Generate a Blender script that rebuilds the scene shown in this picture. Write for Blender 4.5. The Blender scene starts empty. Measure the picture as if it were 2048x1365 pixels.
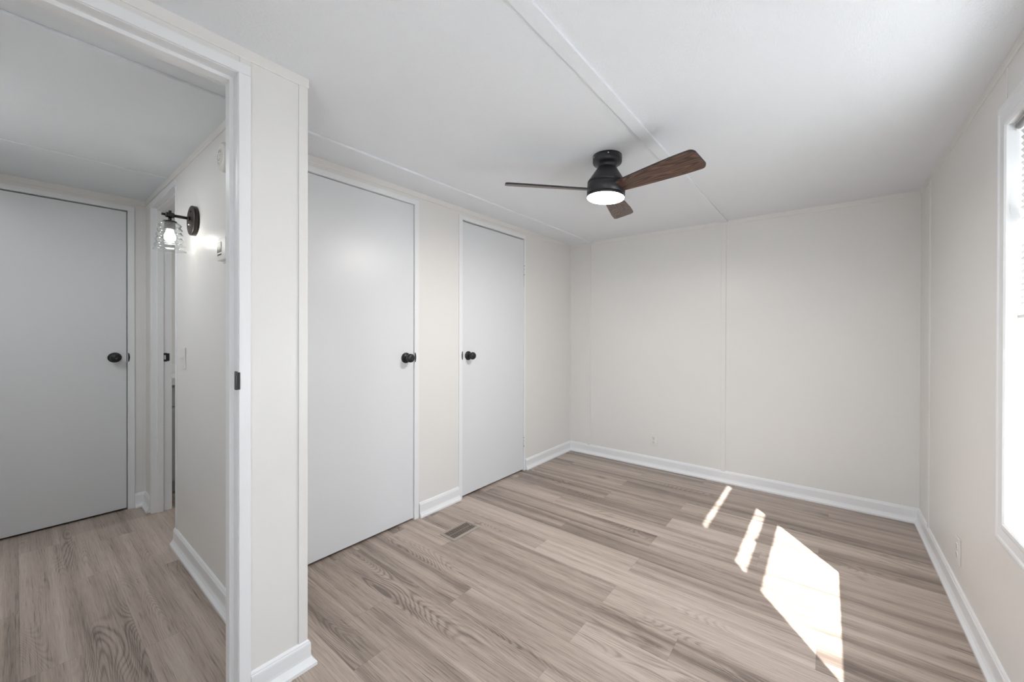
import bpy, bmesh, math, random
from mathutils import Vector, Matrix
random.seed(7)
PI = math.pi
SC = bpy.context.scene
COL = SC.collection

# ------------------------------------------------------------------ camera
CAM_F, YAW, PITCH, ROLL = 779.407, 0.644416, 0.003183, 0.002269     # px, rad
EYE = 1.21
F = Vector((-math.sin(YAW)*math.cos(PITCH), math.cos(YAW)*math.cos(PITCH), -math.sin(PITCH)))
R0 = Vector((math.cos(YAW), math.sin(YAW), 0))
U0 = R0.cross(F)
Rv = R0*math.cos(ROLL) + U0*math.sin(ROLL)
Uv = -R0*math.sin(ROLL) + U0*math.cos(ROLL)
cd = bpy.data.cameras.new('camera')
cam = bpy.data.objects.new('camera', cd)
COL.objects.link(cam)
m3 = Matrix((Rv, Uv, -F)).transposed()
cam.matrix_world = Matrix.Translation((0, 0, EYE)) @ m3.to_4x4()
cd.sensor_fit = 'HORIZONTAL'; cd.sensor_width = 36.0
cd.lens = CAM_F*36.0/2048
cd.shift_x = -45.18/2048; cd.shift_y = -12.53/2048
cd.clip_start = 0.02
SC.camera = cam

# ------------------------------------------------------------------ light, world, exposure
SC.view_settings.view_transform = 'Standard'
SC.view_settings.look = 'None'
SC.view_settings.gamma = 1.0
SC.view_settings.use_curve_mapping = False
SC.view_settings.exposure = 0.19

SKY = 6.7
SUN = 23.0
FAN_LIGHT = 172.0
BULB = 24.0
HALL_FILL = 102.0

world = bpy.data.worlds.new('sky'); SC.world = world
world.use_nodes = True
wn = world.node_tree.nodes; wl = world.node_tree.links
bg = wn['Background']
tc = wn.new('ShaderNodeTexCoord'); sp = wn.new('ShaderNodeSeparateXYZ')
rp = wn.new('ShaderNodeValToRGB')
rp.color_ramp.elements[0].position = 0.42; rp.color_ramp.elements[0].color = (0.60, 0.63, 0.66, 1)
rp.color_ramp.elements[1].position = 0.62; rp.color_ramp.elements[1].color = (0.86, 0.95, 1.06, 1)
mp = wn.new('ShaderNodeMapRange'); mp.inputs[1].default_value = -1; mp.inputs[2].default_value = 1
wl.new(tc.outputs['Generated'], sp.inputs[0]); wl.new(sp.outputs[2], mp.inputs[0])
wl.new(mp.outputs[0], rp.inputs[0]); wl.new(rp.outputs[0], bg.inputs[0])
bg.inputs[1].default_value = SKY

sd = bpy.data.lights.new('sun', 'SUN'); sd.energy = SUN; sd.angle = math.radians(0.53)
sd.color = (1.0, 0.965, 0.92)
sun = bpy.data.objects.new('sun', sd); COL.objects.link(sun)
SDIR = Vector((-0.601, 0.799, -0.845)).normalized()
sun.rotation_euler = SDIR.to_track_quat('-Z', 'Y').to_euler()
sun.location = (3, -3, 4)

def portal(name, loc, rot, sx, sy):
    d = bpy.data.lights.new(name, 'AREA'); d.shape = 'RECTANGLE'; d.size = sx; d.size_y = sy
    d.cycles.is_portal = True
    o = bpy.data.objects.new(name, d); o.location = loc; o.rotation_euler = rot; COL.objects.link(o)

# ------------------------------------------------------------------ room dimensions
XL, XR, YB, YR = -2.141, 0.474, 3.469, -0.75
CZ = 2.129
XD = -1.511          # plane of the bedroom doorway
XDB = -1.612         # hall side of that wall
YP0, YP1 = 0.428, 0.633     # post beside the doorway
YS = 0.548           # face of the hall wall with the sconce
XF = -3.825          # far wall of the hall
XW = -4.42
DT = 2.043           # door head
W_Y0, W_Y1, W_Z0, W_Z1 = 0.985, 1.955, 0.585, 1.900   # window in right wall
R_X0, R_X1, R_Z0, R_Z1 = -0.32, 0.36, 0.400, 1.940     # unseen window added in rear wall to light the room

portal('daylight portal right', (XR+0.16, (W_Y0+W_Y1)/2, (W_Z0+W_Z1)/2), (0, PI/2, 0), W_Z1-W_Z0, W_Y1-W_Y0)
portal('daylight portal rear', ((R_X0+R_X1)/2, YR-0.16, (R_Z0+R_Z1)/2), (PI/2, 0, 0), R_X1-R_X0, R_Z1-R_Z0)

# ------------------------------------------------------------------ materials
def lin(c):
    return tuple(((v/255)/12.92 if v/255 <= 0.04045 else ((v/255+0.055)/1.055)**2.4) for v in c)

MAT = {}
def mat(name, rgb, rough=0.5, metal=0.0, var=0.03, scale=40.0, bump=0.0, bscale=200.0, spec=0.5, stretch=None):
    m = bpy.data.materials.new(name); m.use_nodes = True
    n = m.node_tree.nodes; l = m.node_tree.links
    b = n['Principled BSDF']
    b.inputs['Roughness'].default_value = rough; b.inputs['Metallic'].default_value = metal
    b.inputs['Specular IOR Level'].default_value = spec
    t = n.new('ShaderNodeTexCoord'); nz = n.new('ShaderNodeTexNoise')
    nz.inputs['Scale'].default_value = scale; nz.inputs['Detail'].default_value = 3
    l.new(t.outputs['Object'], nz.inputs['Vector'])
    mx = n.new('ShaderNodeMix'); mx.data_type = 'RGBA'
    a = tuple(min(1, v*(1-var)) for v in rgb); c = tuple(min(1, v*(1+var)) for v in rgb)
    mx.inputs[6].default_value = (*a, 1); mx.inputs[7].default_value = (*c, 1)
    l.new(nz.outputs['Fac'], mx.inputs[0]); l.new(mx.outputs[2], b.inputs['Base Color'])
    if bump:
        n2 = n.new('ShaderNodeTexNoise'); n2.inputs['Scale'].default_value = bscale; n2.inputs['Detail'].default_value = 2
        if stretch:
            mpn = n.new('ShaderNodeMapping'); mpn.inputs['Scale'].default_value = stretch
            l.new(t.outputs['Object'], mpn.inputs[0]); l.new(mpn.outputs[0], n2.inputs['Vector'])
        else:
            l.new(t.outputs['Object'], n2.inputs['Vector'])
        bp = n.new('ShaderNodeBump'); bp.inputs['Strength'].default_value = bump; bp.inputs['Distance'].default_value = 0.002
        l.new(n2.outputs['Fac'], bp.inputs['Height']); l.new(bp.outputs[0], b.inputs['Normal'])
    MAT[name] = m
    return m

WALL = mat('cream wall paint', (0.800, 0.787, 0.765), 0.38, var=0.008, scale=3, bump=0.05, bscale=120, stretch=(1, 1, 0.15))
CEIL = mat('white textured ceiling', (0.845, 0.872, 0.908), 0.8, var=0.01, scale=3, bump=0.75, bscale=210, stretch=(1.0, 0.4, 1))
WHITE = mat('white trim paint', (0.850, 0.858, 0.872), 0.32, var=0.008, scale=6, bump=0.03, bscale=60)
DOORW = mat('white door paint', (0.758, 0.772, 0.793), 0.33, var=0.008, scale=2, bump=0.04, bscale=250)
DARK = mat('black painted metal', (0.012, 0.012, 0.014), 0.35, var=0.1)
BRONZE = mat('dark bronze metal', (0.035, 0.029, 0.025), 0.38, 0.5, var=0.1)
FANB = mat('matte black metal', (0.018, 0.018, 0.023), 0.36, var=0.08)
STEEL = mat('bright steel', (0.70, 0.69, 0.66), 0.25, 1.0)
GREYM = mat('grey metal', (0.33, 0.33, 0.34), 0.4, 0.6)
PLAST = mat('white plastic', (0.78, 0.765, 0.73), 0.35, var=0.01)
PLAST2 = mat('ivory plastic', (0.80, 0.78, 0.745), 0.3, var=0.01)
SCREEN = mat('grey display glass', (0.10, 0.095, 0.09), 0.2)
SLOT = mat('grey slot', (0.17, 0.16, 0.15), 0.7)
VENT = mat('tan painted steel', (0.36, 0.31, 0.27), 0.5, 0.0, var=0.05)
VENT_SHADE = mat('brown vent shaft', (0.035, 0.024, 0.018), 0.8)
VINYL = mat('white window vinyl', (0.82, 0.83, 0.835), 0.35, var=0.005)
VAN = mat('grey vanity paint', (0.50, 0.505, 0.51), 0.45, var=0.01)
TOPW = mat('white vanity top', (0.86, 0.86, 0.86), 0.2, var=0.01)
SOCK = mat('dull grey socket metal', (0.10, 0.10, 0.10), 0.5, 0.3)
HOLE_SHADE = mat('grille hole shade', (0.42, 0.41, 0.39), 0.6)
BRASS = mat('brass lockset latch', (0.55, 0.45, 0.28), 0.3, 0.9)

def slat_mat():
    m = bpy.data.materials.new('white blind slat'); m.use_nodes = True
    n = m.node_tree.nodes; l = m.node_tree.links; b = n['Principled BSDF']
    b.inputs['Base Color'].default_value = (0.85, 0.85, 0.85, 1); b.inputs['Roughness'].default_value = 0.5
    tr = n.new('ShaderNodeBsdfTranslucent'); tr.inputs[0].default_value = (0.85, 0.85, 0.83, 1)
    mx = n.new('ShaderNodeMixShader'); mx.inputs[0].default_value = 0.35
    l.new(b.outputs[0], mx.inputs[1]); l.new(tr.outputs[0], mx.inputs[2]); l.new(mx.outputs[0], n['Material Output'].inputs[0])
    return m
SLAT = slat_mat()

def glass_mat(name, tint, ior=1.45, gain=1.0):
    m = bpy.data.materials.new(name); m.use_nodes = True
    n = m.node_tree.nodes; l = m.node_tree.links
    n.remove(n['Principled BSDF'])
    t = n.new('ShaderNodeBsdfTransparent'); t.inputs[0].default_value = (*tint, 1)
    g = n.new('ShaderNodeBsdfGlossy'); g.inputs['Roughness'].default_value = 0.04
    fr = n.new('ShaderNodeFresnel'); 
    ge = n.new('ShaderNodeNewGeometry'); sel = n.new('ShaderNodeMix'); sel.data_type = 'FLOAT'   # same reflectance from both sides of the sheet
    sel.inputs[2].default_value = ior; sel.inputs[3].default_value = 1/ior
    l.new(ge.outputs['Backfacing'], sel.inputs[0]); l.new(sel.outputs[0], fr.inputs[0])
    mu = n.new('ShaderNodeMath'); mu.operation = 'MULTIPLY'; mu.inputs[1].default_value = gain; mu.use_clamp = True
    mx = n.new('ShaderNodeMixShader')
    l.new(fr.outputs[0], mu.inputs[0]); l.new(mu.outputs[0], mx.inputs[0])
    l.new(t.outputs[0], mx.inputs[1]); l.new(g.outputs[0], mx.inputs[2]); l.new(mx.outputs[0], n['Material Output'].inputs[0])
    return m
GLASS = glass_mat('window glass', (0.97, 0.98, 0.98))
SHADEG = glass_mat('clear ribbed glass', (0.96, 0.97, 0.97), 1.5, 1.6)

def emit_mat(name, rgb, s):
    m = bpy.data.materials.new(name); m.use_nodes = True
    b = m.node_tree.nodes['Principled BSDF']
    b.inputs['Base Color'].default_value = (0.9, 0.9, 0.88, 1)
    b.inputs['Emission Color'].default_value = (*rgb, 1); b.inputs['Emission Strength'].default_value = s
    return m
LENS = emit_mat('lit fan diffuser', (1.0, 0.965, 0.925), FAN_LIGHT)
LAMP = emit_mat('lit bulb', (1.0, 0.95, 0.88), BULB)

def walnut():
    m = bpy.data.materials.new('walnut blade veneer'); m.use_nodes = True
    n = m.node_tree.nodes; l = m.node_tree.links; b = n['Principled BSDF']
    b.inputs['Roughness'].default_value = 0.34
    uv = n.new('ShaderNodeUVMap'); uv.uv_map = 'grain'
    mpn = n.new('ShaderNodeMapping'); mpn.inputs['Scale'].default_value = (2.2, 15.0, 1)
    l.new(uv.outputs[0], mpn.inputs[0])
    n1 = n.new('ShaderNodeTexNoise'); n1.inputs['Scale'].default_value = 1.0; n1.inputs['Detail'].default_value = 1.0
    n1.inputs['Distortion'].default_value = 0.3
    l.new(mpn.outputs[0], n1.inputs['Vector'])
    mu = n.new('ShaderNodeMath'); mu.operation = 'MULTIPLY'; mu.inputs[1].default_value = 120
    l.new(n1.outputs['Fac'], mu.inputs[0])
    sn = n.new('ShaderNodeMath'); sn.operation = 'SINE'; l.new(mu.outputs[0], sn.inputs[0])
    mr = n.new('ShaderNodeMapRange'); mr.inputs[1].default_value = -1; mr.inputs[2].default_value = 1; l.new(sn.outputs[0], mr.inputs[0])
    m2 = n.new('ShaderNodeMapping'); m2.inputs['Scale'].default_value = (14, 300, 1); l.new(uv.outputs[0], m2.inputs[0])
    n2 = n.new('ShaderNodeTexNoise'); n2.inputs['Scale'].default_value = 1.0; l.new(m2.outputs[0], n2.inputs['Vector'])
    ad = n.new('ShaderNodeMath'); ad.operation = 'MULTIPLY_ADD'; ad.inputs[1].default_value = 0.65
    sb = n.new('ShaderNodeMath'); sb.operation = 'MULTIPLY'; sb.inputs[1].default_value = 0.35; l.new(n2.outputs['Fac'], sb.inputs[0])
    l.new(mr.outputs[0], ad.inputs[0]); l.new(sb.outputs[0], ad.inputs[2])
    r = n.new('ShaderNodeValToRGB')
    r.color_ramp.elements[0].position = 0.12; r.color_ramp.elements[0].color = (0.040, 0.024, 0.020, 1)
    r.color_ramp.elements[1].position = 0.85; r.color_ramp.elements[1].color = (0.175, 0.098, 0.068, 1)
    l.new(ad.outputs[0], r.inputs[0]); l.new(r.outputs[0], b.inputs['Base Color'])
    return m
WALNUT = walnut()

def plank_mat():
    m = bpy.data.materials.new('grey brown vinyl plank'); m.use_nodes = True
    n = m.node_tree.nodes; l = m.node_tree.links; b = n['Principled BSDF']
    b.inputs['Specular IOR Level'].default_value = 0.4
    uv = n.new('ShaderNodeUVMap'); uv.uv_map = 'grain'
    at = n.new('ShaderNodeAttribute'); at.attribute_name = 'plank'
    sp = n.new('ShaderNodeSeparateColor'); l.new(at.outputs['Color'], sp.inputs[0])
    cx = n.new('ShaderNodeCombineXYZ')
    def math_(op, a, bb=None, cc=None):
        q = n.new('ShaderNodeMath'); q.operation = op
        for i, v in enumerate((a, bb, cc)):
            if v is None: continue
            if isinstance(v, (int, float)): q.inputs[i].default_value = v
            else: l.new(v, q.inputs[i])
        return q.outputs[0]
    l.new(math_('MULTIPLY', sp.outputs[1], 37.0), cx.inputs[0]); l.new(math_('MULTIPLY', sp.outputs[2], 23.0), cx.inputs[1])
    va = n.new('ShaderNodeVectorMath'); va.operation = 'ADD'; l.new(uv.outputs[0], va.inputs[0]); l.new(cx.outputs[0], va.inputs[1])
    def noise(sx, sy, det=3.0, dist=0.0, rough=0.5):
        mp_ = n.new('ShaderNodeMapping'); mp_.inputs['Scale'].default_value = (sx, sy, 1); l.new(va.outputs[0], mp_.inputs[0])
        q = n.new('ShaderNodeTexNoise'); q.inputs['Scale'].default_value = 1; q.inputs['Detail'].default_value = det
        q.inputs['Distortion'].default_value = dist; q.inputs['Roughness'].default_value = rough
        l.new(mp_.outputs[0], q.inputs['Vector']); return q.outputs['Fac']
    streak = noise(0.50, 20, 2, 0.2)         # broad light and dark bands along the plank
    fine = noise(9, 330, 3, 0.0, 0.65)       # pores
    mid = noise(2.4, 120, 3, 0.2)
    ringn = noise(1.5, 9.0, 0.5, 0.2)       # growth rings
    ring = math_('SINE', math_('MULTIPLY', ringn, 210.0))
    ring = math_('POWER', math_('MULTIPLY_ADD', ring, 0.5, 0.5), 2.2)
    mask = n.new('ShaderNodeMapRange'); mask.inputs[1].default_value = 0.52; mask.inputs[2].default_value = 0.66
    l.new(noise(1.3, 5.0, 1), mask.inputs[0])
    tone = math_('ADD', math_('MULTIPLY', math_('SUBTRACT', streak, 0.5), 1.35), 0.5)
    tone = math_('ADD', tone, math_('MULTIPLY', math_('SUBTRACT', mid, 0.5), 0.45))
    tone = math_('ADD', tone, math_('MULTIPLY', math_('SUBTRACT', fine, 0.5), 0.9))
    tone = math_('ADD', tone, math_('MULTIPLY', math_('SUBTRACT', sp.outputs[0], 0.5), 0.44))
    tone = math_('SUBTRACT', tone, math_('MULTIPLY', math_('MULTIPLY', ring, mask.outputs[0]), 0.38))
    dash = n.new('ShaderNodeMapRange'); dash.inputs[1].default_value = 0.57; dash.inputs[2].default_value = 0.70; l.new(noise(5.5, 210, 2, 0.0, 0.5), dash.inputs[0])
    tone = math_('SUBTRACT', tone, math_('MULTIPLY', dash.outputs[0], 0.34))
    tone = math_('ADD', tone, 0.03)
    # knots
    vo = n.new('ShaderNodeTexVoronoi'); mpv = n.new('ShaderNodeMapping'); mpv.inputs['Scale'].default_value = (1.6, 5.5, 1)
    l.new(va.outputs[0], mpv.inputs[0]); l.new(mpv.outputs[0], vo.inputs['Vector']); vo.inputs['Scale'].default_value = 1.0
    kn = n.new('ShaderNodeMapRange'); kn.inputs[1].default_value = 0.02; kn.inputs[2].default_value = 0.15; kn.inputs[3].default_value = 1; kn.inputs[4].default_value = 0
    l.new(vo.outputs['Distance'], kn.inputs[0])
    sel = n.new('ShaderNodeSeparateColor'); l.new(vo.outputs['Color'], sel.inputs[0])
    kn2 = math_('MULTIPLY', kn.outputs[0], math_('GREATER_THAN', sel.outputs[0], 0.72))
    tone = math_('SUBTRACT', tone, math_('MULTIPLY', math_('MULTIPLY', kn2, noise(18, 60, 2, 1.5)), 0.9))
    r = n.new('ShaderNodeValToRGB')
    e = r.color_ramp.elements
    e[0].position = 0.0; e[0].color = (0.165, 0.130, 0.110, 1)
    e[1].position = 1.0; e[1].color = (0.570, 0.483, 0.422, 1)
    q = e.new(0.5); q.color = (0.390, 0.316, 0.267, 1)
    l.new(tone, r.inputs[0])
    # plank edge: a dark micro groove
    uv2 = n.new('ShaderNodeUVMap'); uv2.uv_map = 'edge'
    s2 = n.new('ShaderNodeSeparateXYZ'); l.new(uv2.outputs[0], s2.inputs[0])
    ed = math_('MINIMUM', s2.outputs[0], s2.outputs[1])
    g = n.new('ShaderNodeMapRange'); g.inputs[1].default_value = 0.0; g.inputs[2].default_value = 0.0013; g.inputs[3].default_value = 0.72; g.inputs[4].default_value = 1
    l.new(ed, g.inputs[0])
    mx = n.new('ShaderNodeMix'); mx.data_type = 'RGBA'; mx.blend_type = 'MULTIPLY'; mx.inputs[0].default_value = 1
    gc = n.new('ShaderNodeCombineColor')
    for i in range(3): l.new(g.outputs[0], gc.inputs[i])
    l.new(r.outputs[0], mx.inputs[6]); l.new(gc.outputs[0], mx.inputs[7])
    l.new(mx.outputs[2], b.inputs['Base Color'])
    l.new(math_('MULTIPLY_ADD', fine, 0.12, 0.27), b.inputs['Roughness'])
    bp = n.new('ShaderNodeBump'); bp.inputs['Strength'].default_value = 0.12; bp.inputs['Distance'].default_value = 0.001
    l.new(fine, bp.inputs['Height']); l.new(bp.outputs[0], b.inputs['Normal'])
    return m
PLANK = plank_mat()

# ------------------------------------------------------------------ mesh helpers
def obj(name, bm, m, parent=None, smooth=False, loc=None):
    me = bpy.data.meshes.new(name)
    bmesh.ops.recalc_face_normals(bm, faces=bm.faces)
    bm.to_mesh(me); bm.free()
    if smooth:
        for p in me.polygons: p.use_smooth = True
    o = bpy.data.objects.new(name, me); COL.objects.link(o)
    for mm in (m if isinstance(m, (list, tuple)) else [m]): me.materials.append(mm)
    if parent: o.parent = parent
    if loc: o.location = loc
    return o

def empty(name, loc=(0, 0, 0), rotz=0):
    o = bpy.data.objects.new(name, None); o.empty_display_size = 0.1
    o.location = loc; o.rotation_euler = (0, 0, rotz); COL.objects.link(o); return o

def tag(o, label, cat, group=None):
    o['label'] = label; o['category'] = cat
    if group: o['group'] = group
    return o

def structure(o, label, cat):
    o['kind'] = 'structure'; o['label'] = label; o['category'] = cat
    return o

def bx(bm, x0, x1, y0, y1, z0, z1, bev=0.0, mi=0):
    vs = [bm.verts.new((x, y, z)) for x in (x0, x1) for y in (y0, y1) for z in (z0, z1)]
    idx = [(0, 1, 3, 2), (4, 6, 7, 5), (0, 4, 5, 1), (2, 3, 7, 6), (0, 2, 6, 4), (1, 5, 7, 3)]
    fs = [bm.faces.new([vs[i] for i in f]) for f in idx]
    for f in fs: f.material_index = mi
    if bev:
        es = list({e for f in fs for e in f.edges})
        bmesh.ops.bevel(bm, geom=es, offset=bev, segments=2, affect='EDGES', profile=0.6)
    return vs

def boxes(*bs, bev=0.0):
    bm = bmesh.new()
    for b in bs: bx(bm, *b, bev=bev)
    return bm

def lathe(bm, prof, seg=48, mtx=None, close=False, mi=0):
    """prof: list of (r, z), revolved about Z"""
    rings = []
    for r, z in prof:
        if r < 1e-6:
            rings.append([bm.verts.new((0, 0, z))])
        else:
            rings.append([bm.verts.new((r*math.cos(2*PI*i/seg), r*math.sin(2*PI*i/seg), z)) for i in range(seg)])
    for a, b in zip(rings[:-1], rings[1:]):
        for i in range(seg):
            j = (i+1) % seg
            if len(a) == 1 and len(b) == 1: continue
            if len(a) == 1: f = bm.faces.new((a[0], b[i], b[j]))
            elif len(b) == 1: f = bm.faces.new((a[i], b[0], a[j]))
            else: f = bm.faces.new((a[i], b[i], b[j], a[j]))
            f.material_index = mi; f.smooth = True
    if mtx is not None:
        bmesh.ops.transform(bm, matrix=mtx, verts=[v for r in rings for v in r])
    return bm

def to_axis(d):
    return Vector((0, 0, 1)).rotation_difference(Vector(d)).to_matrix().to_4x4()

def rod(bm, a, b, r, seg=20):
    a = Vector(a); b = Vector(b); L = (b-a).length
    lathe(bm, [(0, 0), (r, 0), (r, L), (0, L)], seg, Matrix.Translation(a) @ to_axis(b-a))

def sweep(bm, path, prof, side=1):
    """mitred sweep of a profile (distance from wall, height) along an XY polyline; side = +1 puts it left of travel"""
    P = [Vector((p[0], p[1])) for p in path]
    rings = []
    for i, p in enumerate(P):
        ds = []
        if i > 0: ds.append((P[i]-P[i-1]).normalized())
        if i < len(P)-1: ds.append((P[i+1]-P[i]).normalized())
        ns = [Vector((-d.y, d.x))*side for d in ds]
        n = ns[0] if len(ns) == 1 else (ns[0]+ns[1]).normalized() / max(0.2, (ns[0]+ns[1]).normalized().dot(ns[0]))
        rings.append([bm.verts.new((p.x+n.x*d, p.y+n.y*d, z)) for d, z in prof])
    k = len(prof)
    for a, b in zip(rings[:-1], rings[1:]):
        for i in range(k):
            j = (i+1) % k
            bm.faces.new((a[i], a[j], b[j], b[i]))
    bm.faces.new(rings[0]); bm.faces.new(list(reversed(rings[-1])))
    return bm

def transform(bm, m):
    bmesh.ops.transform(bm, matrix=m, verts=bm.verts); return bm

# ------------------------------------------------------------------ floor
PW, PL, Y0 = 0.1435, 1.28, 1.155
SEAM = {-7: -2.92, -6: -2.088, -5: -2.758, -4: -1.05, -3: -1.351, -2: -0.32, -1: -0.807, 0: -1.347, 1: -0.805, 2: -1.75, 3: -0.805,
        4: -1.31, 5: -0.806, 6: -1.33, 7: -0.808, 8: -0.292, 9: -0.808, 10: -1.315, 11: -0.805, 12: -1.31, 13: -0.62, 14: 0.01, 15: -0.8}
TONE = {(-3, 0): 0.25, (0, 0): 0.2, (1, 1): 0.35}
def build_floor():
    bm = bmesh.new(); g = bm.loops.layers.uv.new('grain'); e = bm.loops.layers.uv.new('edge')
    cl = bm.loops.layers.float_color.new('plank')
    rr = random.Random(11)
    X0, X1, YA, YZ = -4.5, 0.60, -0.85, 3.60
    k0 = math.floor((YA-Y0)/PW); k1 = math.ceil((YZ-Y0)/PW)
    for k in range(k0, k1):
        ya, yb = max(YA, Y0+k*PW), min(YZ, Y0+(k+1)*PW)
        s = SEAM.get(k, rr.uniform(0, PL))
        s = s - math.ceil((s-X0)/PL)*PL
        i = 0
        while s < X1:
            xa, xb = max(s, X0), min(s+PL, X1)
            if xb-xa > 1e-4:
                c = (rr.random(), rr.random(), rr.random(), 1)
                fx = rr.choice((1, -1))
                vs = [bm.verts.new((x, y, 0)) for x, y in ((xa, ya), (xb, ya), (xb, yb), (xa, yb))]
                # edge layer holds the distance to the plank border, so each plank is a fan of four triangles
                hx, hy = (xb-xa)/2, (yb-ya)/2
                ins = [bm.verts.new((x, y, 0)) for x, y in ((xa+hy, ya+hy), (xb-hy, ya+hy))] if hx > hy else None
                if ins:
                    faces = [((vs[0], vs[1], ins[1], ins[0]), (0, 0, hy, hy)), ((vs[2], vs[3], ins[0], ins[1]), (0, 0, hy, hy)),
                             ((vs[3], vs[0], ins[0]), (0, 0, hy)), ((vs[1], vs[2], ins[1]), (0, 0, hy))]
                else:
                    faces = [(tuple(vs), (0.01, 0.01, 0.01, 0.01))]
                for fv, dv in faces:
                    f = bm.faces.new(fv)
                    for lp, dd in zip(f.loops, dv):
                        lp[g].uv = (fx*(lp.vert.co.x-s), lp.vert.co.y-ya)
                        lp[e].uv = (dd, dd)
                        lp[cl] = c
            s += PL; i += 1
    return bm
floor_bm = build_floor()
fl = obj('floor', floor_bm, PLANK)
structure(fl, 'grey-brown wood-look vinyl plank floor running through bedroom, hall and bath', 'floor')

# ------------------------------------------------------------------ walls and ceiling
T = 0.10
bm = boxes((XW-T, XR+T, YR-T, YB+T, CZ, CZ+0.08))
structure(obj('ceiling', bm, CEIL), 'white lightly textured flat ceiling over bedroom and hall', 'ceiling')

D1 = (0.787, 1.549); D2 = (1.963, 2.689); D0 = (-0.303, 0.459)     # door openings in Y
tl = 0.09
bm = boxes((XL-tl, XL, YP1, D1[0], 0, CZ), (XL-tl, XL, D1[0], D1[1], DT+0.004, CZ), (XL-tl, XL, D1[1], D2[0], 0, CZ),
           (XL-tl, XL, D2[0], D2[1], DT+0.004, CZ), (XL-tl, XL, D2[1], YB, 0, CZ))
structure(obj('wall_left', bm, WALL), 'cream closet wall holding the two white closet doors', 'wall')
bm = boxes((-2.75, XR+T, YB, YB+T, 0, CZ))
structure(obj('wall_back', bm, WALL), 'cream back wall with two vertical seam strips and low outlet', 'wall')
q = 0.012      # the window lining sits inside the wall opening
bm = boxes((XR, XR+T, YR, W_Y0-q, 0, CZ), (XR, XR+T, W_Y1+q, YB, 0, CZ), (XR, XR+T, W_Y0-q, W_Y1+q, 0, W_Z0-q), (XR, XR+T, W_Y0-q, W_Y1+q, W_Z1+q, CZ))
structure(obj('wall_right', bm, WALL), 'cream right wall holding the bright window', 'wall')
bm = boxes((XW-T, R_X0-q, YR-T, YR, 0, CZ), (R_X1+q, XR+T, YR-T, YR, 0, CZ), (R_X0-q, R_X1+q, YR-T, YR, 0, R_Z0-q), (R_X0-q, R_X1+q, YR-T, YR, R_Z1+q, CZ))
structure(obj('wall_rear', bm, WALL), 'cream rear wall of the bedroom with an added unseen window', 'wall')
# wall with the bedroom doorway, ending in the post
bm = boxes((XDB, XD, YP0, YP1, 0, CZ), (XDB, XD, -0.333, YP0, DT+0.004, CZ), (XDB, XD, YR, -0.333, 0, CZ))
structure(obj('wall_doorway', bm, WALL), 'cream wall around the open bedroom doorway', 'wall')
BX0, BX1 = -3.60, -2.972      # bath doorway in the hall wall
bm = boxes((BX1, XDB, YS, YP1, 0, CZ), (XF, BX0, YS, YP1, 0, CZ), (BX0, BX1, YS, YP1, DT+0.004, CZ), (XW, XF, YS, YP1, 0, CZ))
structure(obj('wall_hall', bm, WALL), 'cream hall wall carrying the sconce and thermostat', 'wall')
bm = boxes((XF-tl, XF, -0.45, D0[0], 0, CZ), (XF-tl, XF, D0[0], D0[1], DT+0.004, CZ), (XF-tl, XF, D0[1], YS, 0, CZ))
structure(obj('wall_far', bm, WALL), 'cream end wall of the hall around the grey-lit white door', 'wall')
bm = boxes((XF-tl, XDB, -0.55, -0.45, 0, CZ))
structure(obj('wall_near', bm, WALL), 'cream near side wall of the hall', 'wall')
bm = boxes((XW-T, XW, YR, 2.0, 0, CZ), (XW-T, -2.75, 2.0, 2.1, 0, CZ), (-2.75, -2.70, YP1, YB, 0, CZ))
structure(obj('wall_bath', bm, WALL), 'cream bathroom walls behind the hall', 'wall')

bm = boxes((-2.6, 0.9, YR-T-1.75, YR-T-0.002, CZ+0.05, CZ+0.10))  # unseen roof added to keep direct sun out of the rear window
structure(obj('sun_shield', bm, WHITE), 'unseen white roof added to block sun at the rear window', 'roof')
bm = boxes((-14, 14, -14, 14, -0.75, -0.70))
BOUNCE_GROUND = mat('pale bounce concrete', (0.56, 0.556, 0.548), 0.9, var=0.3, scale=8)  # tone raised so the ground bounces light up to the ceiling
structure(obj('ground', bm, BOUNCE_GROUND), 'pale bounce concrete ground outside the windows, unseen, made pale to light the ceiling', 'ground')

# ------------------------------------------------------------------ baseboards
BB = [(0, 0), (0.027, 0), (0.027, 0.011), (0.018, 0.022), (0.0125, 0.033), (0.0115, 0.042), (0.0115, 0.078), (0.0105, 0.083), (0.0085, 0.085), (0.0075, 0.090), (0.004, 0.095), (0, 0.096)]
def baseboard(name, path, side, label):
    bm = sweep(bmesh.new(), path, BB, side)
    return structure(obj(name, bm, WHITE), label, 'baseboard')
baseboard('baseboard_left', [(XL, 1.588), (XL, 1.935)], -1, 'short white baseboard between the two closet doors')
baseboard('baseboard_left.001', [(XL, 2.716), (XL, YB), (-1.30, YB)], -1, 'white baseboard turning the back left corner')
baseboard('baseboard_back', [(-1.30, YB), (XR, YB), (XR, YR)], -1, 'white baseboard under back wall and right window')
baseboard('baseboard_doorway', [(XD, 0.4605), (XD, YP1), (XDB-0.08, YP1)], -1, 'white baseboard at the foot of the doorway post')
baseboard('baseboard_hall', [(BX1-0.006, YS), (XDB, YS)], -1, 'white baseboard under the hall sconce')
baseboard('baseboard_near', [(XDB, -0.45), (XF, -0.45), (XF, -0.338)], -1, 'white baseboard along the near side of the hall')
baseboard('baseboard_far', [(XF, 0.492), (XF, YS), (BX0-0.036, YS)], -1, 'short white baseboard in the far hall corner')
for nm, pth in (('baseboard_rear', [(XR, YR), (XD, YR)]),):
    baseboard(nm, pth, -1, 'white baseboard along the rear wall')

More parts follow.
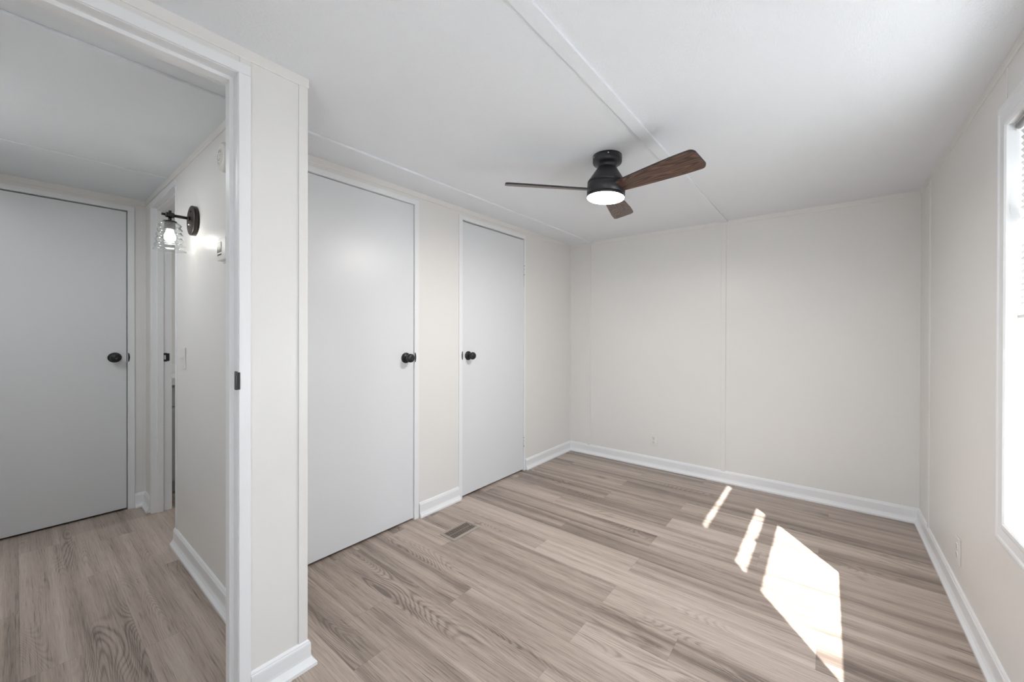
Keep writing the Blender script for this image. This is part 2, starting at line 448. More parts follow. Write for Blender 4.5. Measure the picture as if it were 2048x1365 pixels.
# ------------------------------------------------------------------ crown strips, seam battens, ceiling battens
CRH, CRT = 0.034, 0.006
CR = [(0, CZ-CRH), (CRT*0.7, CZ-CRH), (CRT, CZ-CRH+0.003), (CRT, CZ+0.0005), (0, CZ+0.0005)]
def crown(name, path, side, label):
    bm = sweep(bmesh.new(), path, CR, side)
    return structure(obj(name, bm, WALL), label, 'trim')
crown('trim_1', [(XDB-0.05, YP1), (XL, YP1), (XL, YB), (XR, YB), (XR, YR)], -1, 'cream crown strip along closet, back and right walls')
crown('trim_2', [(XD, YR), (XD, YP1), (XDB-0.05, YP1)], -1, 'cream crown strip above the bedroom doorway')
crown('trim_3', [(XDB, -0.45), (XF, -0.45), (XF, YS), (XDB, YS)], 1, 'cream crown strip around the hall') if False else \
    crown('trim_3', [(XF, -0.45), (XF, YS), (XDB, YS)], -1, 'cream crown strip around the hall')

def batten(name, x0, x1, y0, y1, t, label):
    bm = boxes((x0, x1, y0, y1, CZ-t, CZ-0.0004), bev=0.0015)
    return structure(obj(name, bm, CEIL), label, 'trim')
batten('trim_4', -0.702, -0.649, YR+0.002, YB-CRT-0.001, 0.012, 'white ceiling batten running past the fan')
batten('trim_5', -1.934, -1.879, YP1+0.001, YB-CRT-0.001, 0.012, 'white ceiling batten along the closet wall')
batten('trim_6', -1.934, -1.879, -0.449, YS-CRT-0.001, 0.010, 'white ceiling batten in hall nearest the doorway')
batten('trim_7', -3.146, -3.130, -0.449, YS-CRT-0.001, 0.005, 'thin white ceiling seam bead deep in the hall')

def wallstrip(name, b, label, m=WALL, bev=0.0008):
    return structure(obj(name, boxes(b, bev=bev), m), label, 'trim')
wallstrip('trim_8', (-1.934, -1.902, YB-0.008, YB, 0.09, CZ-CRH), 'cream seam strip on back wall near the closet corner')
wallstrip('trim_9', (-0.694, -0.660, YB-0.008, YB, 0.09, CZ-CRH), 'cream seam strip on back wall below ceiling batten')
wallstrip('trim_10', (XR-0.007, XR, 3.155, 3.187, 0.09, CZ-CRH), 'cream seam strip on right wall near the corner')
wallstrip('trim_11', (XR-0.003, XR, 1.972, 1.992, 1.98, CZ-CRH), 'cream seam strip above the window')
wallstrip('trim_12', (XD, XD+0.004, 0.606, YP1+0.003, 0.093, CZ-CRH), 'cream corner strip on the doorway post')
wallstrip('trim_13', (XD, XD+0.004, YP0+0.004, 0.4615, DT+0.033, CZ-CRH), 'cream strip above the doorway corner')
wallstrip('trim_14', (XL, XL+0.006, YB-0.007, YB, 0.09, CZ-CRH), 'thin cream corner bead at the back left corner', bev=0.001)

# ------------------------------------------------------------------ casings and jambs of the two open doorways
CT = 0.009
bm = bmesh.new()
bx(bm, XD, XD+CT, YP0, 0.4605, 0, DT, 0.002)                           # side casing, bedroom side
bx(bm, XD, XD+CT, -0.366, 0.4605, DT, DT+0.033, 0.002)                 # head casing
bx(bm, XD, XD+CT, -0.366, -0.333, 0, DT, 0.002)
bx(bm, XDB-CT, XDB, -0.366, YP0+0.03, DT, DT+0.033, 0.002)
bx(bm, XDB-0.012, XD+0.002, YP0-0.0015, YP0+0.001, 0, DT)              # jamb boards
bx(bm, XDB-0.012, XD+0.002, -0.334, -0.3315, 0, DT)
bx(bm, XDB-0.012, XD+0.002, -0.333, YP0, DT-0.002, DT+0.004)
bx(bm, XD-0.075, XD-0.037, YP0-0.013, YP0, 0, DT-0.012, 0.002)         # stops
bx(bm, XD-0.075, XD-0.037, -0.333, YP0, DT-0.014, DT, 0.002)
bx(bm, XD-0.075, XD-0.037, -0.333, -0.320, 0, DT-0.012, 0.002)
dw = structure(obj('trim_15', bm, WHITE), 'white casing and jamb of the open bedroom doorway', 'trim')

def strike(name, parent, w, h, mtx, lip=0.0045):
    """strike plate in XZ plane facing -Y, centred at origin; the lip folds back at +X"""
    bm = bmesh.new(); seg = 8; pts = []
    r = 0.012
    for cx_, cz_, a0 in ((w/2-r, h/2-r, 0), (-w/2+0.004, h/2-0.004, PI/2), (-w/2+0.004, -h/2+0.004, PI), (w/2-r, -h/2+r, 1.5*PI)):
        rr = r if cx_ > 0 else 0.004
        for i in range(seg+1):
            a = a0+i*PI/2/seg
            pts.append((cx_+rr*math.cos(a), cz_+rr*math.sin(a)))
    hole = [(0.006*math.cos(-a)-0.003, 0.30*h*math.copysign(abs(math.sin(-a))**0.4, math.sin(-a))) for a in [2*PI*i/len(pts) for i in range(len(pts))]]
    # plate with a real opening
    N = len(pts)
    import_out = []
    for y in (-0.0018, 0.0004):
        import_out.append([bm.verts.new((x, y, z)) for x, z in pts])
    # align the hole ring with the outer ring by angle
    ang = [math.atan2(z, x) for x, z in pts]
    hr = [(0.0065*math.copysign(abs(math.cos(a))**0.5, math.cos(a))-0.004, 0.27*h*math.copysign(abs(math.sin(a))**0.5, math.sin(a))) for a in ang]
    inn = []
    for y in (-0.0018, 0.0004):
        inn.append([bm.verts.new((x, y, z)) for x, z in hr])
    for i in range(N):
        j = (i+1) % N
        bm.faces.new((import_out[0][i], import_out[0][j], inn[0][j], inn[0][i]))
        bm.faces.new((import_out[0][j], import_out[0][i], import_out[1][i], import_out[1][j]))
        bm.faces.new((inn[0][i], inn[0][j], inn[1][j], inn[1][i]))
    # lip folded back over the jamb corner
    bx(bm, w/2-0.008, w/2+lip, -0.0016, 0.0045, -h*0.46, h*0.46, 0.0016)
    transform(bm, mtx)
    o = obj(name, bm, DARK, parent); o['label'] = 'black strike plate'
    for s in (-1, 1):
        sc_ = bmesh.new()
        lathe(sc_, [(0, -0.0024), (0.0032, -0.0020), (0.0036, -0.0016)], 12, mtx @ Matrix.Translation((-0.002, 0, s*h*0.39)) @ Matrix.Rotation(-PI/2, 4, 'X') @ Matrix.Rotation(PI, 4, 'X'))
        obj('screw', sc_, GREYM, o)
    return o
strike('strike_plate', dw, 0.030, 0.060, Matrix.Translation((XD-0.0075, YP0-0.0017, 1.056)))

bm = bmesh.new()
bx(bm, BX0-0.034, BX0, YS-CT, YS, 0, DT, 0.002)                    # far casing
bx(bm, BX0-0.034, BX1+0.030, YS-CT, YS, DT, DT+0.033, 0.002)       # head casing
bx(bm, BX1, BX1+0.030, YS-0.004, YS, 0.097, DT, 0.001)                # near casing
bx(bm, BX0-0.001, BX0+0.002, YS-0.002, YP1+0.010, 0, DT)
bx(bm, BX1-0.002, BX1+0.001, YS-0.002, YP1, 0, DT)
bx(bm, BX0, BX1, YS-0.002, YP1+0.002, DT-0.002, DT+0.004)
bx(bm, BX0, BX0+0.012, YS+0.020, YS+0.052, 0, DT-0.012, 0.002)
bx(bm, BX1-0.012, BX1, YS+0.020, YS+0.052, 0, DT-0.012, 0.002)
bx(bm, BX0, BX1, YS+0.020, YS+0.052, DT-0.014, DT, 0.002)
bt = structure(obj('trim_16', bm, WHITE), 'white casing and jamb of the bathroom doorway beyond the sconce', 'trim')
strike('strike_plate', bt, 0.030, 0.057, Matrix.Translation((BX0+0.0035, YP1-0.022, 1.043)) @ Matrix.Rotation(PI/2, 4, 'Z'))

# ------------------------------------------------------------------ doors
def knob(parent, y, z, x, closed_keyhole=True):
    base = Matrix.Translation((x, y, z)) @ to_axis((1, 0, 0))
    k = obj('door_knob', lathe(bmesh.new(), [(0, 0.0005), (0.0130, 0.0005), (0.0125, 0.018), (0.0115, 0.026), (0.0150, 0.031), (0.0235, 0.036), (0.0275, 0.044),
            (0.0275, 0.052), (0.0245, 0.059), (0.0190, 0.063), (0.0170, 0.0625), (0.0160, 0.0645), (0.0090, 0.0655), (0.0040, 0.0650), (0.0030, 0.0640), (0, 0.0640)], 40, base), DARK, parent, True)
    k['label'] = 'round black door knob'
    obj('rosette', lathe(bmesh.new(), [(0, 0.0002), (0.0335, 0.0002), (0.0335, 0.003), (0.0315, 0.006), (0.0260, 0.0085), (0.0245, 0.0075), (0.0225, 0.0095), (0.0150, 0.012), (0, 0.012)], 40, base), DARK, k, True)
    return k

def latch_plate(parent, y, z, x, s):
    """edge of the black strike plate showing beside the door edge; s = direction away from the door"""
    bm = bmesh.new(); N = 10
    pts = [(0, -0.031), (0, 0.031)] + [(s*(0.004+0.0045*math.sin(PI*i/N)), 0.029-0.058*i/N) for i in range(N+1)]
    a = [bm.verts.new((x+0.0005, y+p, z+q)) for p, q in pts]; b = [bm.verts.new((x+0.0032, y+p, z+q)) for p, q in pts]
    bm.faces.new(a); bm.faces.new(list(reversed(b)))
    for i in range(len(pts)):
        j = (i+1) % len(pts); bm.faces.new((a[i], a[j], b[j], b[i]))
    o = obj('strike_plate', bm, DARK, parent); o['label'] = 'black strike plate'
    return o

def hinge(parent, y, z, x):
    bm = bmesh.new()
    rod(bm, (x+0.005, y, z-0.034), (x+0.005, y, z+0.034), 0.0048, 14)
    o = obj('hinge', bm, WHITE, parent)
    b2 = bmesh.new()
    rod(b2, (x+0.005, y, z+0.035), (x+0.005, y, z+0.041), 0.0046, 12); rod(b2, (x+0.005, y, z-0.041), (x+0.005, y, z-0.035), 0.0046, 12)
    rod(b2, (x+0.0055, y, z+0.010), (x+0.0055, y, z+0.013), 0.0049, 12)
    obj('hinge_pin', b2, GREYM, o)

def door(name, Y, X, cas, label, top_gap, edge_gap, knob_y, knob_z, plate, hinges=None, back=True):
    ya, yb = Y
    d = obj(name, boxes((X-0.040, X-0.001, ya+edge_gap, yb-edge_gap, 0.012, DT-top_gap), bev=0.0015), DOORW)
    structure(d, label, 'door')
    l, r, h = cas
    bm = bmesh.new()
    # casing, with the top corners butted like the photo's flat stock
    bx(bm, X, X+0.008, ya-l, ya, 0, DT, 0.0015)
    bx(bm, X, X+0.008, yb, yb+r, 0, DT, 0.0015)
    bx(bm, X, X+0.008, ya-l, yb+r, DT, DT+h, 0.0015)
    # jambs and stop behind the slab
    bx(bm, X-0.085, X, ya, ya+0.0012, 0, DT); bx(bm, X-0.085, X, yb-0.0012, yb, 0, DT); bx(bm, X-0.085, X, ya, yb, DT-0.001, DT+0.002)
    bx(bm, X-0.062, X-0.042, ya, ya+0.014, 0, DT); bx(bm, X-0.062, X-0.042, yb-0.014, yb, 0, DT); bx(bm, X-0.062, X-0.042, ya, yb, DT-0.014, DT)
    f = obj('door_frame', bm, WHITE, d)
    knob(d, knob_y, knob_z, X-0.001)
    latch_plate(d, plate[0], plate[1], X+0.0077, plate[2])
    for hy, hz in (hinges or []): hinge(d, hy, hz, X)
    return d
door('door_1', D1, XL, (0.033, 0.034, 0.030), 'wide white flat closet door nearest the doorway, knob on its right', 0.005, 0.0032, 1.489, 1.053, (1.550, 1.054, 1))
door('door_2', D2, XL, (0.034, 0.020, 0.030), 'narrow white flat closet door near back corner, knob on its left', 0.010, 0.0038, 2.026, 1.044, (1.962, 1.047, -1),
     [(2.690, 1.766), (2.690, 0.254)])
door('door_3', D0, XF, (0.033, 0.033, 0.030), 'white flat door at the end of the hall, knob on its right', 0.009, 0.005, 0.398, 1.042, (0.460, 1.041, 1))

# ------------------------------------------------------------------ windows
def casing_ring(bm, y0, y1, z0, z1, w, t):
    """picture-frame casing in a local YZ plane with wall at x=0, room at -x; stepped profile"""
    prof = [(0.0, 0.0), (0.0, t*0.8), (0.012, t), (0.020, t), (0.026, t*0.72), (w-0.026, t*0.72), (w-0.018, t), (w-0.006, t), (w, t*0.6), (w, 0)]
    # offsets measured from the outer edge inwards
    rings = []
    for cy, cz, sy, sz in ((y0-w, z0-w, 1, 1), (y1+w, z0-w, -1, 1), (y1+w, z1+w, -1, -1), (y0-w, z1+w, 1, -1)):
        rings.append([bm.verts.new((-d, cy+sy*o, cz+sz*o)) for o, d in prof])
    for k in range(4):
        a, b = rings[k], rings[(k+1) % 4]
        for i in range(len(prof)-1):
            bm.faces.new((a[i], a[i+1], b[i+1], b[i]))
def window(name, label, y0, y1, z0, z1, mtx, zmeet, blind_z=None, blind_label=None):
    """local frame: the room is at -x, wall face at x=0, opening y0..y1, z0..z1"""
    bm = bmesh.new()
    e = 0.003
    casing_ring(bm, y0+e, y1-e, z0+e, z1-e, 0.082, 0.011)
    t = 0.012
    for b in ((0.0, T+0.02, y0-t, y0, z0-t, z1+t), (0.0, T+0.02, y1, y1+t, z0-t, z1+t), (0.0, T+0.02, y0, y1, z0-t, z0), (0.0, T+0.02, y0, y1, z1, z1+t)):
        bx(bm, *b)
    w = obj(name, transform(bm, mtx), WHITE); structure(w, label, 'window')
    fr = 0.022
    bm = bmesh.new()
    for b in ((0.045, 0.105, y0, y0+fr, z0, z1), (0.045, 0.105, y1-fr, y1, z0, z1), (0.045, 0.105, y0+fr, y1-fr, z0, z0+fr), (0.045, 0.105, y0+fr, y1-fr, z1-fr, z1)):
        bx(bm, *b, bev=0.002)
    obj('window_frame', transform(bm, mtx), VINYL, w)
    for i, (xa, za, zb, rt, rb) in enumerate(((0.050, z0+fr*0.4, zmeet+0.028, 0.050, 0.026), (0.076, zmeet-0.022, z1-fr*0.4, 0.030, 0.046))):
        bm = bmesh.new(); xb = xa+0.024; ya, yb = y0+fr*0.6, y1-fr*0.6; s = 0.022
        for b in ((xa, xb, ya, ya+s, za, zb), (xa, xb, yb-s, yb, za, zb), (xa, xb, ya+s, yb-s, za, za+rb), (xa, xb, ya+s, yb-s, zb-rt, zb)):
            bx(bm, *b, bev=0.002)
        sa = obj('sash', transform(bm, mtx), VINYL, w)
        bm = boxes((xa+0.010, xa+0.013, ya+s, yb-s, za+rb, zb-rt))
        obj('pane', transform(bm, mtx), GLASS, sa)
    bm = bmesh.new(); ym = (y0+y1)/2
    bx(bm, 0.044, 0.060, ym-0.024, ym+0.024, zmeet+0.0275, zmeet+0.0335, 0.002)
    obj('sash_lock', transform(bm, mtx), PLAST, w)
    if blind_z is None: return w
    bl = empty('window_blind', mtx @ Vector((0.026, (y0+y1)/2, z1)))
    tag(bl, blind_label, 'blind')
    inv = Matrix.Translation(-(mtx @ Vector((0.026, (y0+y1)/2, z1))))
    def part(nm, bm, m): return obj(nm, transform(bm, inv @ mtx), m, bl)
    part('headrail', boxes((0.012, 0.040, y0+0.006, y1-0.006, z1-0.028, z1-0.001), bev=0.004), PLAST)
    bm = bmesh.new(); z = z1-0.044; n = 0
    while z > blind_z+0.022:
        h = 0.0118
        p = [(0.0325, -h), (0.0305, -h*0.5), (0.0285, 0), (0.0255, h*0.6), (0.0225, h)]      # closed, room edge up
        if abs(z-1.562) < 0.031: p = [(0.0217, -0.0096), (0.0251, -0.0048), (0.0285, 0), (0.0319, 0.0048), (0.0353, 0.0096)]   # three slats hang open
        vs = [[bm.verts.new((x, y, z+q)) for x, q in p] for y in (y0+0.008, y1-0.008)]
        vt = [[bm.verts.new((x+0.0004, y, z+q)) for x, q in p] for y in (y0+0.008, y1-0.008)]
        for i in range(len(p)-1):
            bm.faces.new((vs[0][i], vs[0][i+1], vs[1][i+1], vs[1][i])); bm.faces.new((vt[0][i+1], vt[0][i], vt[1][i], vt[1][i+1]))
        z -= 0.0205; n += 1
    part('slats', bm, SLAT)
    part('bottom_rail', boxes((0.016, 0.038, y0+0.008, y1-0.008, blind_z, blind_z+0.012), bev=0.003), PLAST)
    for y in (y0+0.13, (y0+y1)/2, y1-0.13):
        for x in (0.0200, 0.0345):
            bm = bmesh.new(); rod(bm, (x, y, blind_z+0.006), (x, y, z1-0.02), 0.0009, 6)
            part('ladder_cord', bm, PLAST)
    bm = bmesh.new()
    rod(bm, (0.008, y0+0.090, z1-0.60), (0.010, y0+0.090, z1-0.016), 0.0040, 8)
    part('tilt_wand', bm, PLAST)
    bm = bmesh.new(); rod(bm, (0.004, y1-0.070, z1-0.036), (0.004, y0+0.02, z1-0.036), 0.0095, 20)
    o = part('valance_rod', bm, GREYM); o['label'] = 'grey rod across the top of the blind'
    return bl
MR = Matrix.Translation((XR, 0, 0))
window('window_1', 'white framed double-hung window in the right wall, sun pouring in', W_Y0, W_Y1, W_Z0, W_Z1, MR, 1.172, 1.262, 'white horizontal slat blind half lowered in the right wall window')
MB = Matrix.Translation((0, YR, 0)) @ Matrix.Rotation(-PI/2, 4, 'Z')
window('added_window', 'white framed window added unseen in the rear wall to light the room', R_X0, R_X1, R_Z0, R_Z1, MB, 1.24)

# ------------------------------------------------------------------ ceiling fan
FX, FY = -0.9152, 1.8416
FV = Vector((-0.6, 0.8, 0))
TILT = Matrix.Translation((0, 0, -0.05)) @ Matrix.Rotation(0.050, 4, FV) @ Matrix.Translation((0, 0, 0.05))    # the body hangs a little out of plumb
fan = tag(empty('ceiling_fan', (FX, FY, CZ)), 'three-blade ceiling fan, black body, walnut blades, lit disc below', 'ceiling fan')
def rel(bm): return bm
can = obj('canopy', lathe(bmesh.new(), [(0, -0.0005), (0.0745, -0.0005), (0.0745, -0.030), (0.0725, -0.037), (0.066, -0.042), (0.054, -0.046), (0.049, -0.051), (0.0470, -0.058), (0.0465, -0.062)], 64), FANB, fan, True)
for a in (0.42, 2.5, -1.05, -1.75-0.5):
    bm = bmesh.new()
    lathe(bm, [(0, 0.0022), (0.0028, 0.0018), (0.0040, 0), (0.0040, -0.001)], 12, Matrix.Translation((0.0745*math.cos(a), 0.0745*math.sin(a), -0.013)) @ to_axis((math.cos(a), math.sin(a), 0)))
    obj('screw', bm, STEEL, can)
ho = obj('motor_housing', lathe(bmesh.new(), [(0.0440, -0.0600), (0.0475, -0.0610), (0.0500, -0.064), (0.0950, -0.134), (0.0975, -0.139), (0.0975, -0.1425), (0.0945, -0.1440), (0.0945, -0.1462), (0.0975, -0.1480),
      (0.0975, -0.1990), (0.0965, -0.1995), (0.0965, -0.2015), (0.0980, -0.2020), (0.0980, -0.2150), (0.0965, -0.2160), (0.0945, -0.2160), (0.0940, -0.205), (0, -0.205)], 72, TILT), FANB, fan, True)
obj('lamp_diffuser', lathe(bmesh.new(), [(0.0940, -0.2130), (0.0945, -0.2168), (0.0925, -0.2182), (0.085, -0.2188), (0.04, -0.2192), (0, -0.2193)], 72, TILT), LENS, fan, True)
BR, BT, PITCHB = 0.522, -0.280, math.radians(16.0)
def blade():
    bm = bmesh.new(); uv = bm.loops.layers.uv.new('grain')
    # outline (u along the blade, v across), rounded tip corners, slightly tapering root
    pts = []
    L0, L1 = 0.080, BR; w0, w1 = 0.037, 0.062; rc = 0.026
    def wd(u): return w0+(w1-w0)*min(1, (u-L0)/(L1-L0-0.10))**0.8
    N = 10
    for i in range(N+1):
        u = L0+(L1-rc-L0)*i/N; pts.append((u, -wd(u)))
    for i in range(1, 8):
        a = -PI/2+i*PI/2/8; pts.append((L1-rc+rc*math.cos(a)-0.006*0, -w1+rc+rc*math.sin(a)))
    for i in range(0, 8):
        a = i*PI/2/8; pts.append((L1-rc+rc*math.cos(a), w1-rc+rc*math.sin(a)))
    for i in range(N, -1, -1):
        u = L0+(L1-rc-L0)*i/N; pts.append((u, wd(u)))
    t = 0.008
    lo = [bm.verts.new((u, v, -t/2)) for u, v in pts]; hi = [bm.verts.new((u, v, t/2)) for u, v in pts]
    fb = bm.faces.new(list(reversed(lo))); ft = bm.faces.new(hi)
    side = []
    for i in range(len(pts)):
        j = (i+1) % len(pts); f = bm.faces.new((lo[i], lo[j], hi[j], hi[i])); f.material_index = 1; side.append(f)
    ft.material_index = 1
    for f in bm.faces:
        for lp in f.loops: lp[uv].uv = (lp.vert.co.x, lp.vert.co.y)
    return bm
for i in range(3):
    a = BT+i*2*PI/3
    sag = (0.004, -0.048, 0.036)[i]
    M = TILT @ Matrix.Translation((0, 0, 1.953-CZ)) @ Matrix.Rotation(a, 4, 'Z') @ Matrix.Rotation(sag, 4, 'Y') @ Matrix.Rotation(-PITCHB, 4, 'X')
    bm = blade()
    uvl = bm.loops.layers.uv['grain']
    for f in bm.faces:
        for lp in f.loops: lp[uvl].uv = lp[uvl].uv + Vector((3.7*i, 1.9*i))
    transform(bm, M)
    b = obj('blade', bm, [WALNUT, FANB], fan); b['label'] = 'walnut veneer blade'

# ------------------------------------------------------------------ hall sconce
SX, SZ = -2.562, 1.775
sc = tag(empty('wall_sconce', (SX, YS, SZ)), 'dark bronze wall sconce with ribbed clear glass shade, lit', 'wall lamp')
toY = to_axis((0, -1, 0))
bp = obj('backplate', lathe(bmesh.new(), [(0, 0.0005), (0.0740, 0.0005), (0.0740, 0.0175), (0.0725, 0.0200), (0.069, 0.0212), (0.0, 0.0212)], 56, toY), BRONZE, sc, True)
for s in (1,):
    bm = bmesh.new(); lathe(bm, [(0.0055, 0.020), (0.0055, 0.025), (0.0035, 0.0275), (0, 0.028)], 16, Matrix.Translation((-0.012, 0, -0.020)) @ toY); obj('screw', bm, STEEL, bp, True)
    bm = bmesh.new(); lathe(bm, [(0.0055, 0.020), (0.0055, 0.025), (0.0035, 0.0275), (0, 0.028)], 16, Matrix.Translation((0.012, 0, 0.040)) @ toY); obj('screw', bm, BRONZE, bp, True)
AZ = 0.008; AY = -0.097     # arm height and shade axis, relative to the wall point
bm = bmesh.new()
rod(bm, (0, -0.024, AZ), (0, AY+0.012, AZ), 0.0072)
rod(bm, (0, -0.024, AZ), (0, -0.033, AZ), 0.0115)
obj('arm', bm, BRONZE, sc, True)
bm = bmesh.new()
lathe(bm, [(0, -0.016), (0.0115, -0.016), (0.0130, -0.012), (0.0130, 0.012), (0.0115, 0.016), (0, 0.016)], 8, Matrix.Translation((0, AY, AZ)) @ toY)
rod(bm, (0, AY-0.014, AZ), (0, AY-0.030, AZ), 0.0058)
rod(bm, (0, AY, AZ+0.010), (0, AY, AZ+0.022), 0.0060)
rod(bm, (0, AY, AZ-0.010), (0, AY, AZ-0.030), 0.0065)
obj('knuckle', bm, DARK, sc)
zt = AZ-0.028
obj('shade_cap', lathe(bmesh.new(), [(0, 0.002), (0.010, 0.002), (0.024, -0.001), (0.027, -0.004), (0.0265, -0.006), (0.012, -0.004), (0, -0.004)], 40, Matrix.Translation((0, AY, zt))), DARK, sc, True)
obj('socket', lathe(bmesh.new(), [(0, -0.004), (0.0185, -0.004), (0.0195, -0.010), (0.0195, -0.040), (0.0165, -0.042), (0, -0.042)], 32, Matrix.Translation((0, AY, zt))), SOCK, sc, True)
prof = []
n = 46
for i in range(n+1):
    t = i/n; zz = -0.006-0.140*t
    r = 0.0275+0.0115*min(1.0, t/0.10)**0.6+0.0190*t
    r += 0.0028*math.sin(t*2*PI*5.5-PI/2)*min(1, t*8)*(1 if t < 0.90 else max(0, (1-t)/0.10)) + (0.004*(t-0.88)/0.12 if t > 0.88 else 0)
    prof.append((r, zz))
prof = [(0.014, -0.0050)]+prof
prof2 = [(r-0.0022, z) for r, z in reversed(prof[1:])]
obj('glass_shade', lathe(bmesh.new(), prof+prof2, 64, Matrix.Translation((0, AY, zt))), SHADEG, sc, True)
obj('bulb', lathe(bmesh.new(), [(0.0, -0.042), (0.0115, -0.042), (0.0125, -0.050), (0.0170, -0.060), (0.0210, -0.071), (0.0220, -0.081), (0.0200, -0.091), (0.0135, -0.0995), (0.006, -0.1035), (0, -0.104)], 36, Matrix.Translation((0, AY, zt))), LAMP, sc, True)

# fill lamp of the hall, out of view, added to brighten it
hl = tag(empty('hall_fill_lamp', (-2.70, -0.25, CZ)), 'added unseen round white fill lamp in the hall, lit', 'fill lamp')
obj('trim_ring', lathe(bmesh.new(), [(0.082, -0.0005), (0.100, -0.0005), (0.098, -0.010), (0.084, -0.016), (0.080, -0.012)], 40), WHITE, hl, True)
obj('diffuser', lathe(bmesh.new(), [(0.081, -0.011), (0, -0.011)], 40), emit_mat('hall fill diffuser', (0.95, 0.98, 1.0), HALL_FILL), hl, True)

bl_ = tag(empty('bath_fill_lamp', (-3.60, 1.25, CZ)), 'unseen added flat white fill lamp in the bathroom, lit', 'fill lamp')  # unseen lamp added to brighten the glimpse into the bath
obj('trim_ring', lathe(bmesh.new(), [(0.082, -0.0005), (0.100, -0.0005), (0.098, -0.010), (0.084, -0.016), (0.080, -0.012)], 40), WHITE, bl_, True)
obj('diffuser', lathe(bmesh.new(), [(0.081, -0.011), (0, -0.011)], 40), emit_mat('bath fill diffuser', (1.0, 0.99, 0.97), 70.0), bl_, True)

# ------------------------------------------------------------------ thermostat, smoke detector, switch
th = tag(empty('thermostat', (-2.050, YS, 1.565)), 'small white thermostat with dark display beside the doorway', 'thermostat')
obj('base_plate', boxes((-0.060, 0.060, -0.006, -0.0005, -0.052, 0.052), bev=0.002), PLAST, th)
obj('housing', boxes((-0.056, 0.056, -0.027, -0.006, -0.046, 0.046), bev=0.003), PLAST, th)
o = obj('display', boxes((-0.048, 0.004, -0.0285, -0.0265, -0.012, 0.030), bev=0.0008), SCREEN, th); o['label'] = 'dark grey display'
obj('button_row', boxes((-0.048, 0.004, -0.0282, -0.0265, -0.026, -0.017), bev=0.0008), SCREEN, th)

sm = tag(empty('smoke_detector', (-2.042, YS, 1.953)), 'round white smoke detector high on the hall wall', 'smoke detector')
obj('base', lathe(bmesh.new(), [(0, 0.0005), (0.064, 0.0005), (0.066, 0.004), (0.065, 0.010), (0, 0.010)], 48, toY), PLAST2, sm, True)
obj('cover', lathe(bmesh.new(), [(0.061, 0.010), (0.062, 0.020), (0.058, 0.028), (0.048, 0.033), (0.030, 0.034), (0.029, 0.032), (0.027, 0.032), (0.026, 0.035), (0, 0.0355)], 48, toY), PLAST, sm, True)
bm = bmesh.new()
for i in range(14):
    a = 2*PI*i/14; rod(bm, (0.019*math.cos(a), -0.0350, 0.019*math.sin(a)), (0.019*math.cos(a), -0.0364, 0.019*math.sin(a)), 0.0018, 8)
obj('sounder_grille', bm, HOLE_SHADE, sm)  # grey dots stand in for shade in the sounder holes
obj('test_button', lathe(bmesh.new(), [(0, 0.0375), (0.007, 0.037), (0.008, 0.0345)], 20, toY), PLAST2, sm, True)

def wall_plate(t, w=0.070, h=0.115):
    bm = boxes((-w/2, w/2, -0.006, -0.0003, -h/2, h/2), bev=0.0025)
    return bm
sw = tag(empty('light_switch', (-2.786, YS, 1.072)), 'single white toggle light switch on the hall wall below the sconce', 'light switch')
p = obj('cover_plate', wall_plate(0), PLAST, sw)
for s in (-1, 1):
    bm = bmesh.new(); lathe(bm, [(0.0032, 0.0055), (0.0030, 0.0068), (0, 0.0072)], 12, Matrix.Translation((0, 0, s*0.030)) @ toY)
    obj('screw', bm, PLAST2, p, True)
bm = bmesh.new(); bx(bm, -0.0045, 0.0045, -0.018, -0.005, -0.006, 0.006, 0.0015); transform(bm, Matrix.Translation((0, 0, 0.006)) @ Matrix.Rotation(0.35, 4, 'X'))
obj('toggle', bm, PLAST2, sw)

def outlet(loc, rotz, label):
    t = tag(empty('wall_outlet', loc, rotz), label, 'outlet')
    p = obj('cover_plate', wall_plate(0), PLAST2, t)
    bm = bmesh.new(); lathe(bm, [(0.0032, 0.0055), (0.0030, 0.0068), (0, 0.0072)], 12, toY); obj('screw', bm, STEEL, p, True)
    for s in (-1, 1):
        z = s*0.0195
        bm = bmesh.new()
        lathe(bm, [(0.0170, 0.0052), (0.0168, 0.0075), (0.0160, 0.0080), (0, 0.0080)], 32, Matrix.Translation((0, 0, z)) @ toY @ Matrix.Diagonal((1, 0.86, 1, 1)))
        r = obj('receptacle', bm, PLAST2, t)
        bm = bmesh.new()
        bx(bm, -0.0074, -0.0052, -0.0084, -0.0074, z+0.000, z+0.0085); bx(bm, 0.0052, 0.0074, -0.0084, -0.0074, z+0.001, z+0.0085)
        lathe(bm, [(0.0028, 0.0074), (0.0028, 0.0084), (0, 0.0084)], 14, Matrix.Translation((0, 0, z-0.0065)) @ toY)
        obj('contact_slots', bm, SLOT, r)
    return t
outlet((-1.252, YB, 0.250), 0, 'white duplex outlet low on the back wall')
outlet((XR, 2.532, 0.243), -PI/2, 'white duplex outlet low on the right wall beyond the window')

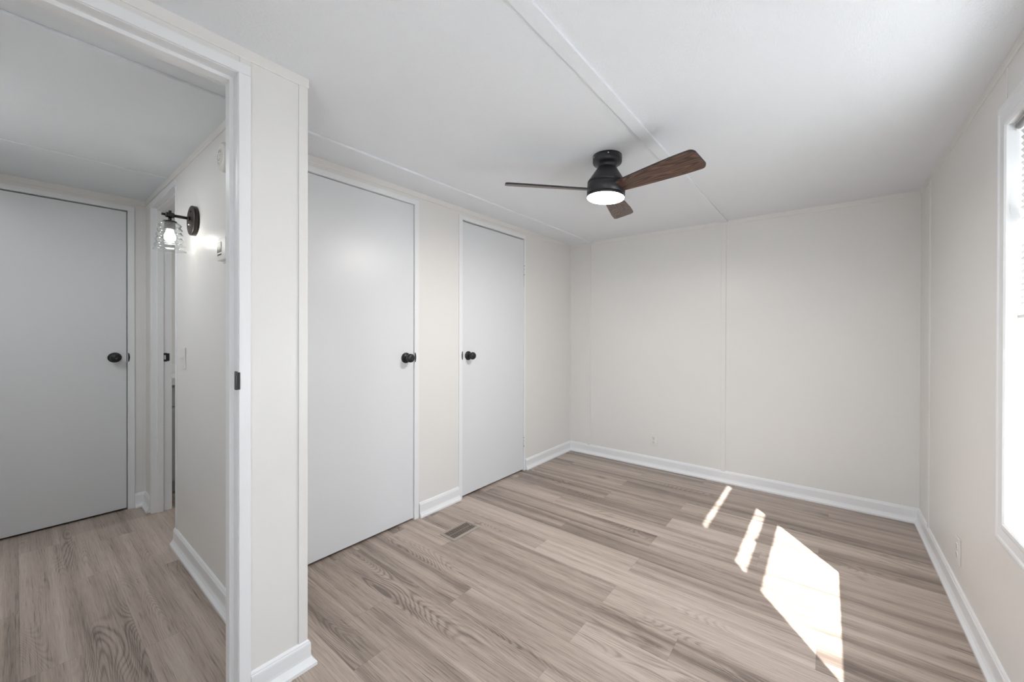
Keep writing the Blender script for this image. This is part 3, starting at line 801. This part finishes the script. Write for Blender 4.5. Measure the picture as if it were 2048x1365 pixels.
# ------------------------------------------------------------------ floor register
vx0, vx1, vy0, vy1 = -1.860, -1.728, 1.526, 1.741
vc = ((vx0+vx1)/2, (vy0+vy1)/2)
vt = tag(empty('floor_register', (vc[0], vc[1], 0)), 'tan metal floor vent in the planks near the closet doors', 'floor vent')
hx, hy = (vx1-vx0)/2, (vy1-vy0)/2; ix, iy = 0.046, 0.092
bm = bmesh.new()
def rrect(w, h, r, z, seg=6):
    return [(sx*(w-r)+r*math.cos(a0+i*PI/2/seg), sy*(h-r)+r*math.sin(a0+i*PI/2/seg), z) for sx, sy, a0 in ((1, 1, 0), (-1, 1, PI/2), (-1, -1, PI), (1, -1, 1.5*PI)) for i in range(seg+1)]
rings = [[bm.verts.new(v) for v in rrect(*q)] for q in ((hx, hy, 0.012, 0.0004), (hx, hy, 0.012, 0.0025), (hx-0.006, hy-0.006, 0.010, 0.0060), (ix+0.002, iy+0.002, 0.003, 0.0062), (ix, iy, 0.002, 0.0010))]
for a, b in zip(rings[:-1], rings[1:]):
    for i in range(len(a)):
        j = (i+1) % len(a); bm.faces.new((a[i], a[j], b[j], b[i]))
obj('frame', bm, VENT, vt)
obj('shaft_shade', boxes((-ix, ix, -iy, iy, 0.0003, 0.0010)), VENT_SHADE, vt)  # thin dark sheet standing in for the shade below the louvers
bm = bmesh.new()
ns = 17
for i in range(ns):
    y = -iy+(i+0.5)*2*iy/ns
    vs = bx(bm, -ix, ix, y-0.0018, y+0.0018, 0.0030, 0.0042)
bx(bm, -0.0010, 0.0010, -iy, iy, 0.0018, 0.0032)
o = obj('louvers', bm, VENT, vt)
bm = bmesh.new(); bx(bm, ix*0.15-0.005, ix*0.15+0.005, iy-0.020, iy-0.010, 0.004, 0.0095, 0.001)
obj('damper_lever', bm, VENT, vt)

# ------------------------------------------------------------------ bathroom vanity, glimpsed through the bath doorway
va = tag(empty('bathroom_vanity', (-4.15, 0.95, 0)), 'grey bathroom vanity with white top, glimpsed past the bath doorway', 'vanity')
vy0_, vy1_ = -0.31, 0.50
obj('cabinet_body', boxes((-0.265, 0.225, vy0_, vy1_, 0.09, 0.817), (-0.265, 0.175, vy0_, vy1_, 0.0005, 0.09)), VAN, va)
for k, (a, b) in enumerate(((vy0_+0.004, 0.093), (0.099, vy1_-0.004))):
    obj('drawer_front', boxes((0.225, 0.243, a, b, 0.660, 0.800), bev=0.002), VAN, va)
    dr = obj('cabinet_door', boxes((0.225, 0.243, a, b, 0.100, 0.650), bev=0.002), VAN, va)
obj('countertop', boxes((-0.265, 0.255, vy0_, vy1_+0.01, 0.818, 0.872), bev=0.003), TOPW, va)
obj('backsplash', boxes((-0.265, -0.245, vy0_, vy1_, 0.872, 0.955), bev=0.002), TOPW, va)

bpy.context.view_layer.update()
